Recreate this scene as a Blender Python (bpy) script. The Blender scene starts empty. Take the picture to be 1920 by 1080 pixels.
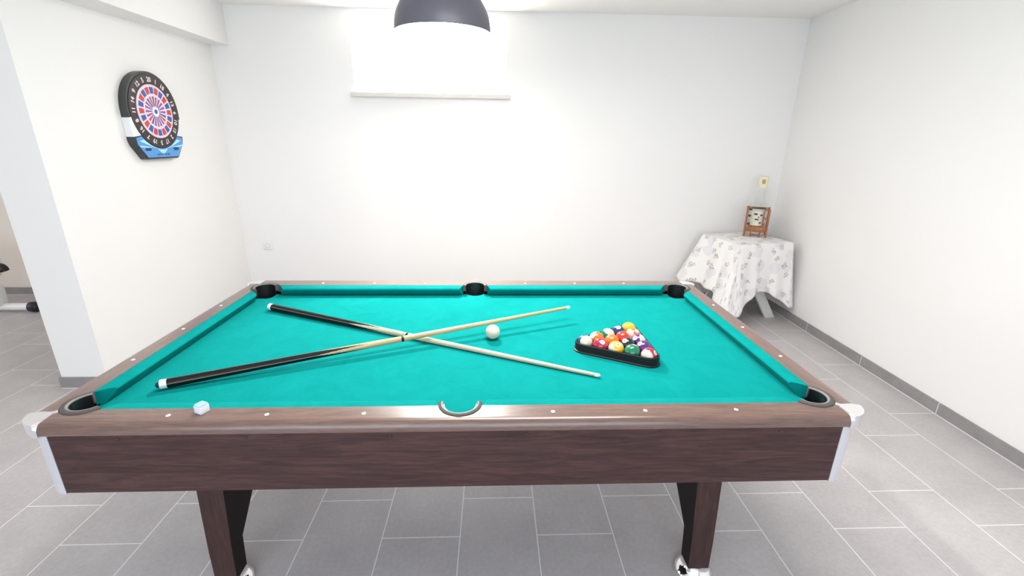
import bpy, bmesh, math, random
from math import pi, sin, cos, radians, sqrt, atan2
from mathutils import Vector, Matrix

random.seed(7)
S = bpy.context.scene
COL = S.collection

# ------------------------------------------------------------------ camera
cam_d = bpy.data.cameras.new('camera')
cam = bpy.data.objects.new('camera', cam_d)
COL.objects.link(cam)
F_PX, PITCH, YAW, ROLL = 857.95, 0.3174, -0.0424, 0.0137
_f = Vector((0, cos(PITCH), -sin(PITCH)))
_u = Vector((0, sin(PITCH), cos(PITCH)))
_x = Vector((1, 0, 0))
_x2 = cos(ROLL) * _x + sin(ROLL) * _u
_u2 = -sin(ROLL) * _x + cos(ROLL) * _u
_Rz = Matrix.Rotation(YAW, 3, 'Z')
_x2, _u2, _f = _Rz @ _x2, _Rz @ _u2, _Rz @ _f
_R = Matrix((_x2, _u2, -_f)).transposed()
cam.matrix_world = Matrix.Translation((0.0909, -1.1214, 1.4942)) @ _R.to_4x4()
cam_d.sensor_width = 36.0
cam_d.lens = F_PX / 1920 * 36.0
cam_d.clip_start = 0.02
S.camera = cam

# ------------------------------------------------------------------ world, lights, exposure
S.view_settings.view_transform = 'Standard'
S.view_settings.look = 'None'
S.view_settings.exposure = 0.49
S.view_settings.gamma = 1.0
S.view_settings.use_curve_mapping = False
W = bpy.data.worlds.new('daylight')
S.world = W
W.use_nodes = True
W.node_tree.nodes['Background'].inputs[0].default_value = (0.86, 0.93, 1.0, 1)
W.node_tree.nodes['Background'].inputs[1].default_value = 1.6


def area_light(name, loc, direction, sx, sy, power, color=(1, 1, 1)):
    d = bpy.data.lights.new(name, 'AREA')
    d.shape = 'RECTANGLE'
    d.size, d.size_y = sx, sy
    d.energy = power
    d.color = color
    o = bpy.data.objects.new(name, d)
    o.location = loc
    o.rotation_euler = Vector(direction).to_track_quat('-Z', 'Y').to_euler()
    COL.objects.link(o)
    return o


# daylight through the glazed terrace opening behind the camera, and through the opening of the side room
area_light('terrace_daylight', (-0.35, -3.02, 1.25), (0.0, 1, 0.10), 4.0, 2.1, 37, (0.74, 0.85, 1.0))
area_light('side_room_daylight', (-6.3, 0.6, 1.35), (1, 0, -0.05), 3.6, 1.9, 14, (1.0, 0.92, 0.82))
area_light('added_fill_light', (0.35, 0.45, 2.445), (0, 0, -1), 1.2, 0.6, 31, (1.0, 0.955, 0.90))  # unseen fill added under the ceiling to brighten walls, floor and cloth
LAMP = Vector((-0.203, 1.87, 2.062))       # centre of the pendant rim
LAMP_POWER = 200


# ------------------------------------------------------------------ helpers
def link(o):
    COL.objects.link(o)
    return o


def wloc(o):
    v = Vector((0, 0, 0))
    while o is not None:
        v += o.location
        o = o.parent
    return v


def obj(name, bm, mats, parent=None, smooth=True, local=False, angle=40):
    """link a bmesh as ONE mesh object; world coordinates unless local"""
    if parent is not None and not local:
        bmesh.ops.translate(bm, verts=bm.verts, vec=-wloc(parent))
    bmesh.ops.recalc_face_normals(bm, faces=bm.faces)
    me = bpy.data.meshes.new(name)
    bm.to_mesh(me)
    bm.free()
    if not isinstance(mats, (list, tuple)):
        mats = [mats]
    for m in mats:
        me.materials.append(m)
    o = bpy.data.objects.new(name, me)
    link(o)
    if parent is not None:
        o.parent = parent
    if smooth:
        for p in me.polygons:
            p.use_smooth = True
        me.set_sharp_from_angle(angle=radians(angle))
    return o


def tag(o, label, cat, group=None):
    o['label'] = label
    o['category'] = cat
    if group:
        o['group'] = group
    return o


def thing(name, label, cat, loc=(0, 0, 0), group=None):
    o = bpy.data.objects.new(name, None)
    o.empty_display_size = 0.1
    link(o)
    o.location = loc
    return tag(o, label, cat, group)


def struct(name, bm, mats, smooth=False):
    o = obj(name, bm, mats, None, smooth)
    o['kind'] = 'structure'
    return o


def box(bm, x0, x1, y0, y1, z0, z1, bevel=0.0, seg=2, mi=0):
    vs = [bm.verts.new((x, y, z)) for z in (z0, z1) for y in (y0, y1) for x in (x0, x1)]
    fs = [bm.faces.new([vs[i] for i in f]) for f in
          ((0, 2, 3, 1), (4, 5, 7, 6), (0, 1, 5, 4), (2, 6, 7, 3), (0, 4, 6, 2), (1, 3, 7, 5))]
    for f in fs:
        f.material_index = mi
    if bevel > 0:
        es = list({e for f in fs for e in f.edges})
        r = bmesh.ops.bevel(bm, geom=es, offset=bevel, segments=seg, profile=0.5, affect='EDGES')
        for f in r['faces']:
            f.material_index = mi
    return vs


def prism(bm, poly, z0, z1, mi=0):
    """poly: list of (x, y), extruded from z0 to z1; returns (bottom verts, top verts)"""
    b = [bm.verts.new((x, y, z0)) for x, y in poly]
    t = [bm.verts.new((x, y, z1)) for x, y in poly]
    n = len(poly)
    fs = [bm.faces.new(t), bm.faces.new(list(reversed(b)))]
    for i in range(n):
        j = (i + 1) % n
        fs.append(bm.faces.new((b[i], b[j], t[j], t[i])))
    for f in fs:
        f.material_index = mi
    return b, t


def lathe(bm, prof, n=32, axis='Z', origin=(0, 0, 0), mi=0, cap=True, a0=0.0, a1=2 * pi):
    """prof: list of (radius, height)"""
    full = abs((a1 - a0) - 2 * pi) < 1e-6
    m = n if full else n + 1
    rings = []
    for r, h in prof:
        ring = []
        for k in range(m):
            a = a0 + (a1 - a0) * k / n
            if axis == 'Z':
                p = (r * cos(a), r * sin(a), h)
            elif axis == 'X':
                p = (h, r * cos(a), r * sin(a))
            else:
                p = (r * sin(a), h, r * cos(a))
            ring.append(bm.verts.new(Vector(p) + Vector(origin)))
        rings.append(ring)
    fs = []
    for a, b in zip(rings[:-1], rings[1:]):
        for k in range(m if full else m - 1):
            j = (k + 1) % m
            fs.append(bm.faces.new((a[k], a[j], b[j], b[k])))
    if cap and full:
        if prof[0][0] > 1e-6:
            fs.append(bm.faces.new(list(reversed(rings[0]))))
        if prof[-1][0] > 1e-6:
            fs.append(bm.faces.new(rings[-1]))
    for f in fs:
        f.material_index = mi
    bmesh.ops.remove_doubles(bm, verts=[v for r in rings for v in r], dist=1e-6)
    return rings


def tube(bm, p0, p1, r0, r1=None, n=16, mi=0):
    r1 = r0 if r1 is None else r1
    p0, p1 = Vector(p0), Vector(p1)
    d = (p1 - p0).normalized()
    a = d.orthogonal().normalized()
    b = d.cross(a)
    R0 = [bm.verts.new(p0 + r0 * (cos(2 * pi * k / n) * a + sin(2 * pi * k / n) * b)) for k in range(n)]
    R1 = [bm.verts.new(p1 + r1 * (cos(2 * pi * k / n) * a + sin(2 * pi * k / n) * b)) for k in range(n)]
    fs = [bm.faces.new((R0[k], R0[(k + 1) % n], R1[(k + 1) % n], R1[k])) for k in range(n)]
    fs.append(bm.faces.new(list(reversed(R0))))
    fs.append(bm.faces.new(R1))
    for f in fs:
        f.material_index = mi


def arc(cx, cy, r, a0, a1, n):
    """degrees"""
    return [(cx + r * cos(radians(a0 + (a1 - a0) * i / n)), cy + r * sin(radians(a0 + (a1 - a0) * i / n)))
            for i in range(n + 1)]


def bevel_edges(bm, test, off, seg=4):
    es = [e for e in bm.edges if test(e.verts[0].co, e.verts[1].co)]
    if es:
        bmesh.ops.bevel(bm, geom=es, offset=off, segments=seg, profile=0.5, affect='EDGES', clamp_overlap=True)


def text_mesh(body, size, bold=0.0):
    """2-D triangles of a word set in the built-in font, centred on the origin"""
    cu = bpy.data.curves.new('glyphs', 'FONT')
    cu.body = body
    cu.size = size
    cu.align_x = 'CENTER'
    cu.align_y = 'CENTER'
    cu.resolution_u = 3
    cu.offset = bold
    o = bpy.data.objects.new('glyphs', cu)
    link(o)
    bpy.context.view_layer.update()
    me = o.to_mesh()
    vs = [v.co.copy() for v in me.vertices]
    fs = [list(p.vertices) for p in me.polygons]
    o.to_mesh_clear()
    bpy.data.objects.remove(o)
    bpy.data.curves.remove(cu)
    return vs, fs


# ------------------------------------------------------------------ materials
def mat(name, col, rough=0.5, metal=0.0, spec=0.5, coat=0.0, sheen=0.0, trans=0.0, ior=1.45, emit=None, es=0.0):
    m = bpy.data.materials.new(name)
    m.use_nodes = True
    b = m.node_tree.nodes['Principled BSDF']
    b.inputs['Base Color'].default_value = (*col, 1)
    b.inputs['Roughness'].default_value = rough
    b.inputs['Metallic'].default_value = metal
    b.inputs['Specular IOR Level'].default_value = spec
    b.inputs['Coat Weight'].default_value = coat
    b.inputs['Sheen Weight'].default_value = sheen
    b.inputs['Transmission Weight'].default_value = trans
    b.inputs['IOR'].default_value = ior
    if emit:
        b.inputs['Emission Color'].default_value = (*emit, 1)
        b.inputs['Emission Strength'].default_value = es
    return m


class NT:
    """tiny node helper"""

    def __init__(self, m):
        self.t = m.node_tree
        self.b = self.t.nodes['Principled BSDF']

    def n(self, typ, **kw):
        nd = self.t.nodes.new(typ)
        for k, v in kw.items():
            setattr(nd, k, v)
        return nd

    def l(self, a, b):
        self.t.links.new(a, b)

    def coords(self, kind='Object', scale=(1, 1, 1), loc=(0, 0, 0), rot=(0, 0, 0)):
        c = self.n('ShaderNodeTexCoord')
        mp = self.n('ShaderNodeMapping')
        mp.inputs['Scale'].default_value = scale
        mp.inputs['Location'].default_value = loc
        mp.inputs['Rotation'].default_value = rot
        self.l(c.outputs[kind], mp.inputs['Vector'])
        return mp.outputs[0]

    def noise(self, vec, scale, detail=4, rough=0.55, dist=0.0):
        t = self.n('ShaderNodeTexNoise')
        t.inputs['Scale'].default_value = scale
        t.inputs['Detail'].default_value = detail
        t.inputs['Roughness'].default_value = rough
        t.inputs['Distortion'].default_value = dist
        self.l(vec, t.inputs['Vector'])
        return t

    def ramp(self, fac, stops, interp='LINEAR'):
        r = self.n('ShaderNodeValToRGB')
        r.color_ramp.interpolation = interp
        e = r.color_ramp.elements
        e[0].position, e[0].color = stops[0][0], (*stops[0][1], 1)
        e[1].position, e[1].color = stops[-1][0], (*stops[-1][1], 1)
        for p, c in stops[1:-1]:
            x = e.new(p)
            x.color = (*c, 1)
        self.l(fac, r.inputs[0])
        return r.outputs[0]

    def mix(self, fac, a, b, mode='MIX'):
        m = self.n('ShaderNodeMix', data_type='RGBA', blend_type=mode)
        for s, v in ((0, fac), (6, a), (7, b)):
            if isinstance(v, (int, float)):
                m.inputs[s].default_value = v
            elif isinstance(v, tuple):
                m.inputs[s].default_value = (*v, 1)
            else:
                self.l(v, m.inputs[s])
        return m.outputs[2]

    def math(self, op, a, b=0.0):
        m = self.n('ShaderNodeMath', operation=op)
        for i, v in enumerate((a, b)):
            if isinstance(v, (int, float)):
                m.inputs[i].default_value = v
            else:
                self.l(v, m.inputs[i])
        return m.outputs[0]

    def bump(self, h, strength=0.1, dist=0.01):
        b = self.n('ShaderNodeBump')
        b.inputs['Strength'].default_value = strength
        b.inputs['Distance'].default_value = dist
        self.l(h, b.inputs['Height'])
        self.l(b.outputs[0], self.b.inputs['Normal'])

    def color(self, s):
        self.l(s, self.b.inputs['Base Color'])


def wall_mat(name, col):
    m = mat(name, col, 0.9, spec=0.2)
    k = NT(m)
    v = k.coords('Object')
    n = k.noise(v, 90, 3)
    k.bump(n.outputs[0], 0.05, 0.002)
    n2 = k.noise(v, 0.9, 2)
    k.color(k.ramp(n2.outputs[0], [(0.3, tuple(c * 0.985 for c in col)), (0.7, col)]))
    return m


M_WALL = wall_mat('white_wall_paint', (0.875, 0.858, 0.835))
M_CEIL = wall_mat('white_ceiling_paint', (0.92, 0.90, 0.87))
M_SIDEWALL = wall_mat('cream_wall_paint', (0.82, 0.75, 0.68))


def tile_floor():
    m = mat('grey_stone_tile', (0.3, 0.28, 0.27), 0.42, spec=0.4)
    k = NT(m)
    c = k.n('ShaderNodeTexCoord')
    sp = k.n('ShaderNodeSeparateXYZ')
    k.l(c.outputs['Object'], sp.inputs[0])
    # long side of the tiles runs along world y
    cb = k.n('ShaderNodeCombineXYZ')
    k.l(k.math('ADD', sp.outputs[1], 12.0 - 0.49 + 0.0), cb.inputs[0])
    k.l(k.math('ADD', sp.outputs[0], 0.3035 * 40 - 0.263), cb.inputs[1])
    br = k.n('ShaderNodeTexBrick', offset=0.3333, offset_frequency=2, squash=1.0)
    br.inputs['Color1'].default_value = (0.0, 0.0, 0.0, 1)
    br.inputs['Color2'].default_value = (1.0, 1.0, 1.0, 1)
    br.inputs['Mortar'].default_value = (0.5, 0.5, 0.5, 1)
    br.inputs['Scale'].default_value = 1.0
    br.inputs['Mortar Size'].default_value = 0.0022
    br.inputs['Mortar Smooth'].default_value = 0.1
    br.inputs['Bias'].default_value = 0.0
    br.inputs['Brick Width'].default_value = 0.6
    br.inputs['Row Height'].default_value = 0.3035
    k.l(cb.outputs[0], br.inputs['Vector'])
    v = c.outputs['Object']
    n1 = k.noise(v, 5, 6, 0.6)
    n2 = k.noise(v, 60, 4, 0.6)
    base = k.ramp(n1.outputs[0], [(0.25, (0.445, 0.414, 0.412)), (0.75, (0.535, 0.502, 0.502))])
    base = k.mix(0.18, base, n2.outputs[0], 'OVERLAY')
    base = k.mix(k.math('MULTIPLY', br.outputs[0], 0.10), base, (0.54, 0.51, 0.51))
    col = k.mix(br.outputs['Fac'], base, (0.80, 0.78, 0.765))
    k.color(col)
    rgh = k.math('ADD', k.math('MULTIPLY', n2.outputs[0], 0.2), 0.30)
    k.l(rgh, k.b.inputs['Roughness'])
    k.bump(k.math('SUBTRACT', k.math('MULTIPLY', n2.outputs[0], 0.15), br.outputs['Fac']), 0.25, 0.003)
    return m


M_FLOOR = tile_floor()


def tile_base(name, axis):
    """skirting tiles: vertical grout joints every 60 cm along one axis"""
    m = mat(name, (0.22, 0.205, 0.20), 0.45)
    k = NT(m)
    c = k.n('ShaderNodeTexCoord')
    sp = k.n('ShaderNodeSeparateXYZ')
    k.l(c.outputs['Object'], sp.inputs[0])
    a = sp.outputs[axis]
    fr = k.math('FRACT', k.math('DIVIDE', k.math('ADD', a, 12.0 - 0.285), 0.595))
    joint = k.math('LESS_THAN', k.math('ABSOLUTE', k.math('SUBTRACT', fr, 0.5)), 0.0042)
    low = k.math('LESS_THAN', sp.outputs[2], 0.006)
    n1 = k.noise(c.outputs['Object'], 9, 5, 0.6)
    base = k.ramp(n1.outputs[0], [(0.3, (0.25, 0.235, 0.228)), (0.7, (0.32, 0.30, 0.295))])
    k.color(k.mix(k.math('MAXIMUM', joint, low), base, (0.70, 0.68, 0.665)))
    return m


M_BASE_Y = tile_base('skirting_tile_along_y', 1)
M_BASE_X = tile_base('skirting_tile_along_x', 0)


def wood(name, dark, light, stretch=(1.2, 14, 14), rough=0.32, coat=0.25, scale=3.0, spec=0.5):
    m = mat(name, dark, rough, coat=coat, spec=spec)
    m.node_tree.nodes['Principled BSDF'].inputs['Coat Roughness'].default_value = 0.27
    k = NT(m)
    v = k.coords('Object', stretch)
    n1 = k.noise(v, scale, 6, 0.62, 1.6)
    n2 = k.noise(k.coords('Object', tuple(s * 5 for s in stretch)), scale, 3, 0.6)
    mid = tuple((a + b) / 2 for a, b in zip(dark, light))
    c1 = k.ramp(n1.outputs[0], [(0.28, dark), (0.5, mid), (0.72, light)])
    c2 = k.mix(k.ramp(n2.outputs[0], [(0.38, (0.35, 0.35, 0.35)), (0.6, (0, 0, 0))]), c1, tuple(d * 0.7 for d in dark))
    k.color(c2)
    return m


M_WOOD_X = wood('walnut_laminate_long', (0.105, 0.058, 0.046), (0.190, 0.112, 0.090), (1.2, 14, 14), 0.26, 0.8)
M_APRON_X = wood('walnut_apron_long', (0.028, 0.0115, 0.0108), (0.082, 0.037, 0.0345), (1.2, 14, 14), 0.4, 0.12, spec=0.3)
M_APRON_Y = wood('walnut_apron_cross', (0.028, 0.0115, 0.0108), (0.082, 0.037, 0.0345), (14, 1.2, 14), 0.4, 0.12, spec=0.3)
M_WOOD_Y = wood('walnut_laminate_cross', (0.105, 0.058, 0.046), (0.190, 0.112, 0.090), (14, 1.2, 14), 0.3, 0.8)
M_WOOD_Z = wood('walnut_laminate_leg', (0.032, 0.0145, 0.013), (0.066, 0.032, 0.028), (14, 14, 1.2), 0.4, 0.12, spec=0.3)


def felt():
    m = mat('green_billiard_cloth', (0.0, 0.4, 0.34), 0.95, spec=0.03, sheen=0.03)
    k = NT(m)
    v = k.coords('Object')
    n1 = k.noise(v, 8, 8, 0.78, 1.2)
    n2 = k.noise(v, 420, 2)
    k.color(k.ramp(n1.outputs[0], [(0.3, (0.0005, 0.197, 0.188)), (0.72, (0.003, 0.247, 0.238))]))
    k.bump(n2.outputs[0], 0.12, 0.0006)
    k.b.inputs['Sheen Tint'].default_value = (0.3, 0.9, 0.8, 1)
    return m


M_FELT = felt()
M_WHITE_DOT = mat('ivory_inlay', (0.95, 0.92, 0.86), 0.3)
M_BOLT = mat('dark_bolt', (0.02, 0.017, 0.018), 0.5)
M_RUBBER = mat('grey_pocket_rubber', (0.085, 0.078, 0.074), 0.7, spec=0.15)
M_RUBBER_EDGE = mat('pale_pocket_lip', (0.20, 0.19, 0.185), 0.5, spec=0.3)
M_POCKET = mat('black_pocket_plastic', (0.012, 0.011, 0.013), 0.28)
M_SILVER = mat('silver_corner_plastic', (0.70, 0.695, 0.70), 0.2, metal=0.6)
M_ALU = mat('brushed_aluminium', (0.66, 0.66, 0.70), 0.38, metal=0.5)
M_CHROME = mat('chrome', (0.85, 0.85, 0.87), 0.08, metal=1.0)
M_DARKSIDE = mat('black_panel', (0.016, 0.011, 0.012), 0.7, spec=0.2)
M_BLACK = mat('black_lacquer', (0.005, 0.004, 0.0045), 0.3, spec=0.35, coat=0.1)
M_MAPLE_A = wood('honey_maple', (0.46, 0.30, 0.15), (0.60, 0.42, 0.23), (2, 30, 30), 0.3, 0.3)
M_MAPLE_B = wood('pale_maple', (0.56, 0.46, 0.32), (0.68, 0.58, 0.43), (2, 30, 30), 0.3, 0.3)
M_IVORY = mat('white_ferrule', (0.9, 0.9, 0.92), 0.3)
M_BLUE_RUBBER = mat('dark_blue_bumper', (0.01, 0.02, 0.05), 0.5)
M_TIPBLUE = mat('pale_leather_tip', (0.55, 0.66, 0.72), 0.8)
M_STRIPE_LINE = mat('tan_stripe', (0.42, 0.26, 0.20), 0.4)
M_RACK = mat('black_rack_plastic', (0.014, 0.010, 0.013), 0.45, spec=0.3)

# ------------------------------------------------------------------ the room
XR, YB, ZC = 2.685, 3.05, 2.455
bm = bmesh.new()
box(bm, -6.6, 2.9, -3.3, 3.45, -0.12, 0.0)
struct('floor', bm, M_FLOOR)
bm = bmesh.new()
box(bm, -6.6, 2.9, -3.3, 3.45, ZC, ZC + 0.12)
struct('ceiling', bm, M_CEIL)

# right wall (very slightly out of square, as in the photograph)
bm = bmesh.new()
prism(bm, [(XR + 0.012, 3.3), (XR + 0.012, YB), (XR - 0.085, -3.1), (XR - 0.085, -3.3), (2.9, -3.3), (2.9, 3.3)], 0, ZC)
struct('wall_right', bm, M_WALL)
# rear wall with the small basement window
WX0, WX1, WZ0, WZ1 = -1.062, 0.200, 1.835, 2.40
bm = bmesh.new()
for a in ((-2.18, WX0, 0, ZC), (WX1, XR + 0.012, 0, ZC), (WX0, WX1, 0, WZ0), (WX0, WX1, WZ1, ZC)):
    box(bm, a[0], a[1], YB, YB + 0.25, a[2], a[3])
bmesh.ops.remove_doubles(bm, verts=bm.verts, dist=1e-5)
struct('wall_back', bm, M_WALL)
# left wall: a slab ending in a free end face that shows towards the camera
bm = bmesh.new()
prism(bm, [(-2.172, YB + 0.25), (-2.172, YB), (-2.272, 1.459), (-2.538, 1.459), (-2.538, YB + 0.25)], 0, ZC)
struct('wall_left', bm, M_WALL)
# beam under the ceiling along the left wall
bm = bmesh.new()
box(bm, -2.60, -2.03, -3.1, YB, 2.166, ZC)
struct('trim_1', bm, M_WALL)
# the room to the left, seen past the end of the wall
bm = bmesh.new()
box(bm, -6.6, -2.538, 3.215, 3.45, 0, ZC)
struct('wall_side_room_back', bm, M_SIDEWALL)
bm = bmesh.new()
for a in ((-3.3, -1.3, 0, ZC), (2.5, 3.45, 0, ZC), (-1.3, 2.5, 0, 0.4), (-1.3, 2.5, 2.3, ZC)):
    box(bm, -6.6, -6.4, a[0], a[1], a[2], a[3])
struct('wall_side_room_left', bm, M_SIDEWALL)
# front wall behind the camera with a wide glazed opening
bm = bmesh.new()
for a in ((-6.6, -2.45, 0, ZC), (1.75, 2.9, 0, ZC), (-2.45, 1.75, 2.32, ZC)):
    box(bm, a[0], a[1], -3.3, -3.1, a[2], a[3])
struct('wall_front', bm, M_WALL)

# skirting tiles
bm = bmesh.new()
prism(bm, [(XR + 0.011, YB), (XR - 0.001, YB), (XR - 0.097, -3.1), (XR - 0.085, -3.1)], 0, 0.074)
struct('baseboard_right', bm, M_BASE_Y)
bm = bmesh.new()
box(bm, -2.17, XR, YB - 0.011, YB, 0, 0.074)
struct('baseboard_back', bm, M_BASE_X)
bm = bmesh.new()
prism(bm, [(-2.172, YB - 0.011), (-2.161, YB - 0.011), (-2.261, 1.448), (-2.548, 1.448), (-2.548, 3.2), (-2.538, 3.2), (-2.538, 1.459), (-2.272, 1.459)], 0, 0.074)
struct('baseboard_left', bm, M_BASE_Y)
bm = bmesh.new()
box(bm, -6.4, -2.548, 3.204, 3.215, 0, 0.074)
struct('baseboard_side_room', bm, M_BASE_X)

# window: deep white niche, frosted pane behind an added sheet that glows as daylight, projecting sill
M_FRAME = mat('white_window_frame', (0.88, 0.88, 0.87), 0.4)
M_WINDOW_GLOW = mat('white_window_glow', (0.9, 0.9, 0.9), 0.8, emit=(1.0, 0.985, 0.96), es=6.0)
M_SILL = mat('cream_stone_sill', (0.72, 0.69, 0.63), 0.6)
bm = bmesh.new()
box(bm, WX0, WX0 + 0.05, YB + 0.12, YB + 0.17, WZ0, WZ1, 0.004)
box(bm, WX1 - 0.05, WX1, YB + 0.12, YB + 0.17, WZ0, WZ1, 0.004)
box(bm, WX0 + 0.05, WX1 - 0.05, YB + 0.12, YB + 0.17, WZ0, WZ0 + 0.05, 0.004)
box(bm, WX0 + 0.05, WX1 - 0.05, YB + 0.12, YB + 0.17, WZ1 - 0.05, WZ1, 0.004)
win = struct('window_1', bm, M_FRAME)
bm = bmesh.new()
box(bm, WX0 + 0.04, WX1 - 0.04, YB + 0.138, YB + 0.15, WZ0 + 0.04, WZ1 - 0.04)
obj('pane', bm, mat('frosted_glass', (0.9, 0.92, 0.92), 0.4), win, smooth=False)
bm = bmesh.new()
box(bm, WX0 + 0.003, WX1 - 0.003, YB + 0.055, YB + 0.058, WZ0 + 0.004, WZ1 - 0.002)
obj('window_glow_sheet', bm, M_WINDOW_GLOW, win, smooth=False)  # emissive sheet added for the window glare, hides the frame
bm = bmesh.new()
box(bm, WX0 - 0.025, WX1 + 0.025, YB - 0.045, YB + 0.12, WZ0 - 0.034, WZ0 + 0.001, 0.003)
obj('sill', bm, M_SILL, win)

# ------------------------------------------------------------------ the pool table
Z0 = 0.800            # top of the wooden rails
ZB = 0.755            # playing cloth
ZN = 0.7885           # cushion nose
OX, OY0, OY1 = 1.106, -0.108, 1.106       # outer edge of the rails
B = 0.034             # cushion / wood line outside of the nose line
PT = thing('pool_table', 'large walnut brown pool table with green cloth in the middle of the room', 'pool table', (0, 0.5, 0))
RC = 0.062            # outer radius of the corner pocket rings
cy1 = 1.0


def mirrored(poly):
    return [(x, 1.0 - y) for x, y in reversed(poly)]


def long_rail_poly():
    """front rail, top view"""
    xr = 1.0 + 0.046
    p = [(-xr, OY0), (xr, OY0), (xr, -0.056)]
    p += [(x, y) for x, y in arc(1.0, 0.0, RC - 0.004, -47, -148, 10)]
    p += [(0.945, -B)]
    p += [(0.059, -B)] + arc(0.0, -0.026, 0.058, -8, -172, 16) + [(-0.059, -B)]
    p += [(-0.945, -B)]
    p += [(x, y) for x, y in arc(-1.0, 0.0, RC - 0.004, -32, -133, 10)]
    p += [(-xr, -0.056)]
    return p


def build_rail_long(back):
    bm = bmesh.new()
    poly = long_rail_poly()
    if back:
        poly = mirrored(poly)
    prism(bm, poly, 0.766, Z0)
    yo = OY1 if back else OY0
    bevel_edges(bm, lambda a, b: abs(a.y - yo) < 1e-5 and abs(b.y - yo) < 1e-5 and a.z > 0.79 and b.z > 0.79, 0.020, 6)
    bevel_edges(bm, lambda a, b: abs(a.y - yo) < 1e-5 and abs(b.y - yo) < 1e-5 and a.z < 0.77 and b.z < 0.77, 0.007, 3)
    return obj('rail', bm, M_WOOD_X, PT)


def build_rail_short(sx):
    bm = bmesh.new()
    ya, yb = -0.046, 1.046
    p = [(OX, ya), (OX, yb), (1.056, yb)]
    p += arc(1.0, 1.0, RC - 0.004, 43, -58, 10)
    p += [(1 + B, 0.945), (1 + B, 0.055)]
    p += arc(1.0, 0.0, RC - 0.004, 58, -43, 10)
    p += [(1.056, ya)]
    if sx < 0:
        p = [(-x, y) for x, y in reversed(p)]
    prism(bm, p, 0.766, Z0)
    xo = OX * sx
    bevel_edges(bm, lambda a, b: abs(a.x - xo) < 1e-5 and abs(b.x - xo) < 1e-5 and a.z > 0.79 and b.z > 0.79, 0.020, 6)
    bevel_edges(bm, lambda a, b: abs(a.x - xo) < 1e-5 and abs(b.x - xo) < 1e-5 and a.z < 0.77 and b.z < 0.77, 0.007, 3)
    return obj('rail', bm, M_WOOD_Y, PT)


build_rail_long(False)
build_rail_long(True)
build_rail_short(-1)
build_rail_short(1)


def corner_xf(sx, back):
    return lambda x, y: (sx * x, (1.0 - y) if back else y)


# corner castings
for back in (False, True):
    for sx in (-1, 1):
        f = corner_xf(sx, back)
        c = (1.046, -0.046)
        r = OX - 1.046 + 0.003
        p = [(1.0395, -0.0485), (c[0] + 0.001, -0.056)] + arc(c[0], c[1], r, -90, 0, 14) + [(1.056, c[1] - 0.001), (1.0485, -0.0395)]
        p = [f(x, y) for x, y in p]
        bm = bmesh.new()
        prism(bm, p, 0.762, Z0 + 0.002)
        cc = f(*c)

        def on_arc(v):
            return abs((Vector((v.x, v.y)) - Vector(cc)).length - r) < 1e-4
        bevel_edges(bm, lambda a, b: on_arc(a) and on_arc(b) and a.z > 0.79 and b.z > 0.79, 0.026, 6)
        bevel_edges(bm, lambda a, b: on_arc(a) and on_arc(b) and a.z < 0.765 and b.z < 0.765, 0.005, 2)
        obj('corner_cap', bm, M_SILVER, PT)

# diamonds
dots = [(k * 0.25, -0.067) for k in (-3, -2, -1, 1, 2, 3)] + [(k * 0.25, 1.067) for k in (-3, -2, -1, 1, 2, 3)]
dots += [(s * 1.067, j * 0.25) for s in (-1, 1) for j in (1, 2, 3)]
for x, y in dots:
    bm = bmesh.new()
    lathe(bm, [(0.0056, Z0 - 0.002), (0.0056, Z0 + 0.0004), (0.0046, Z0 + 0.0009), (0.0, Z0 + 0.0011)], 16, 'Z', (x, y, 0))
    obj('diamond_inlay', bm, M_WHITE_DOT, PT)


# cushions (profile swept between two mitred ends)
def cushion(pn0, pn1, pw0, pw1, nrm, name='cushion'):
    """nose end points pn, wood-line end points pw (xy), nrm points from the nose out to the rail"""
    pn0, pn1, pw0, pw1 = (Vector(p) for p in (pn0, pn1, pw0, pw1))
    nrm = Vector(nrm)
    bm = bmesh.new()
    prof = []
    # (t, z): t = 0 nose line, 1 wood line
    prof = [(1.0, 0.7595), (0.62, 0.7560), (0.12, ZN - 0.0075), (0.03, ZN - 0.003), (0.0, ZN), (0.03, ZN + 0.0035), (0.12, ZN + 0.0062),
            (0.4, 0.7975), (1.0, 0.7992)]
    rings = []
    for n, w in ((pn0, pw0), (pn0 * 0.94 + pn1 * 0.06, pw0 * 0.94 + pw1 * 0.06), (pn0 * 0.06 + pn1 * 0.94, pw0 * 0.06 + pw1 * 0.94), (pn1, pw1)):
        rings.append([bm.verts.new((n.x + (w.x - n.x) * t, n.y + (w.y - n.y) * t, z)) for t, z in prof])
    k = len(prof)
    for a, b in zip(rings[:-1], rings[1:]):
        for i in range(k):
            j = (i + 1) % k
            bm.faces.new((a[i], a[j], b[j], b[i]))
    bm.faces.new(list(reversed(rings[0])))
    bm.faces.new(rings[-1])
    return obj(name, bm, M_FELT, PT, angle=35)


NI = 0.006   # the nose sits this far inside the nominal line
for back in (False, True):
    def yy(v):
        return 1.0 - v if back else v
    for s in (-1, 1):
        cushion((s * 0.916, yy(NI)), (s * 0.074, yy(NI)), (s * 0.946, yy(-B)), (s * 0.0575, yy(-B)), (0, -1 if not back else 1))
for s in (-1, 1):
    cushion((s * (1.0 - 0.002), 0.090), (s * (1.0 - 0.002), 0.910), (s * (1 + B), 0.052), (s * (1 + B), 0.948), (s, 0))

# slate bed with the cloth, cut away at the six pockets
bedp = []
E1 = 0.030
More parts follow.
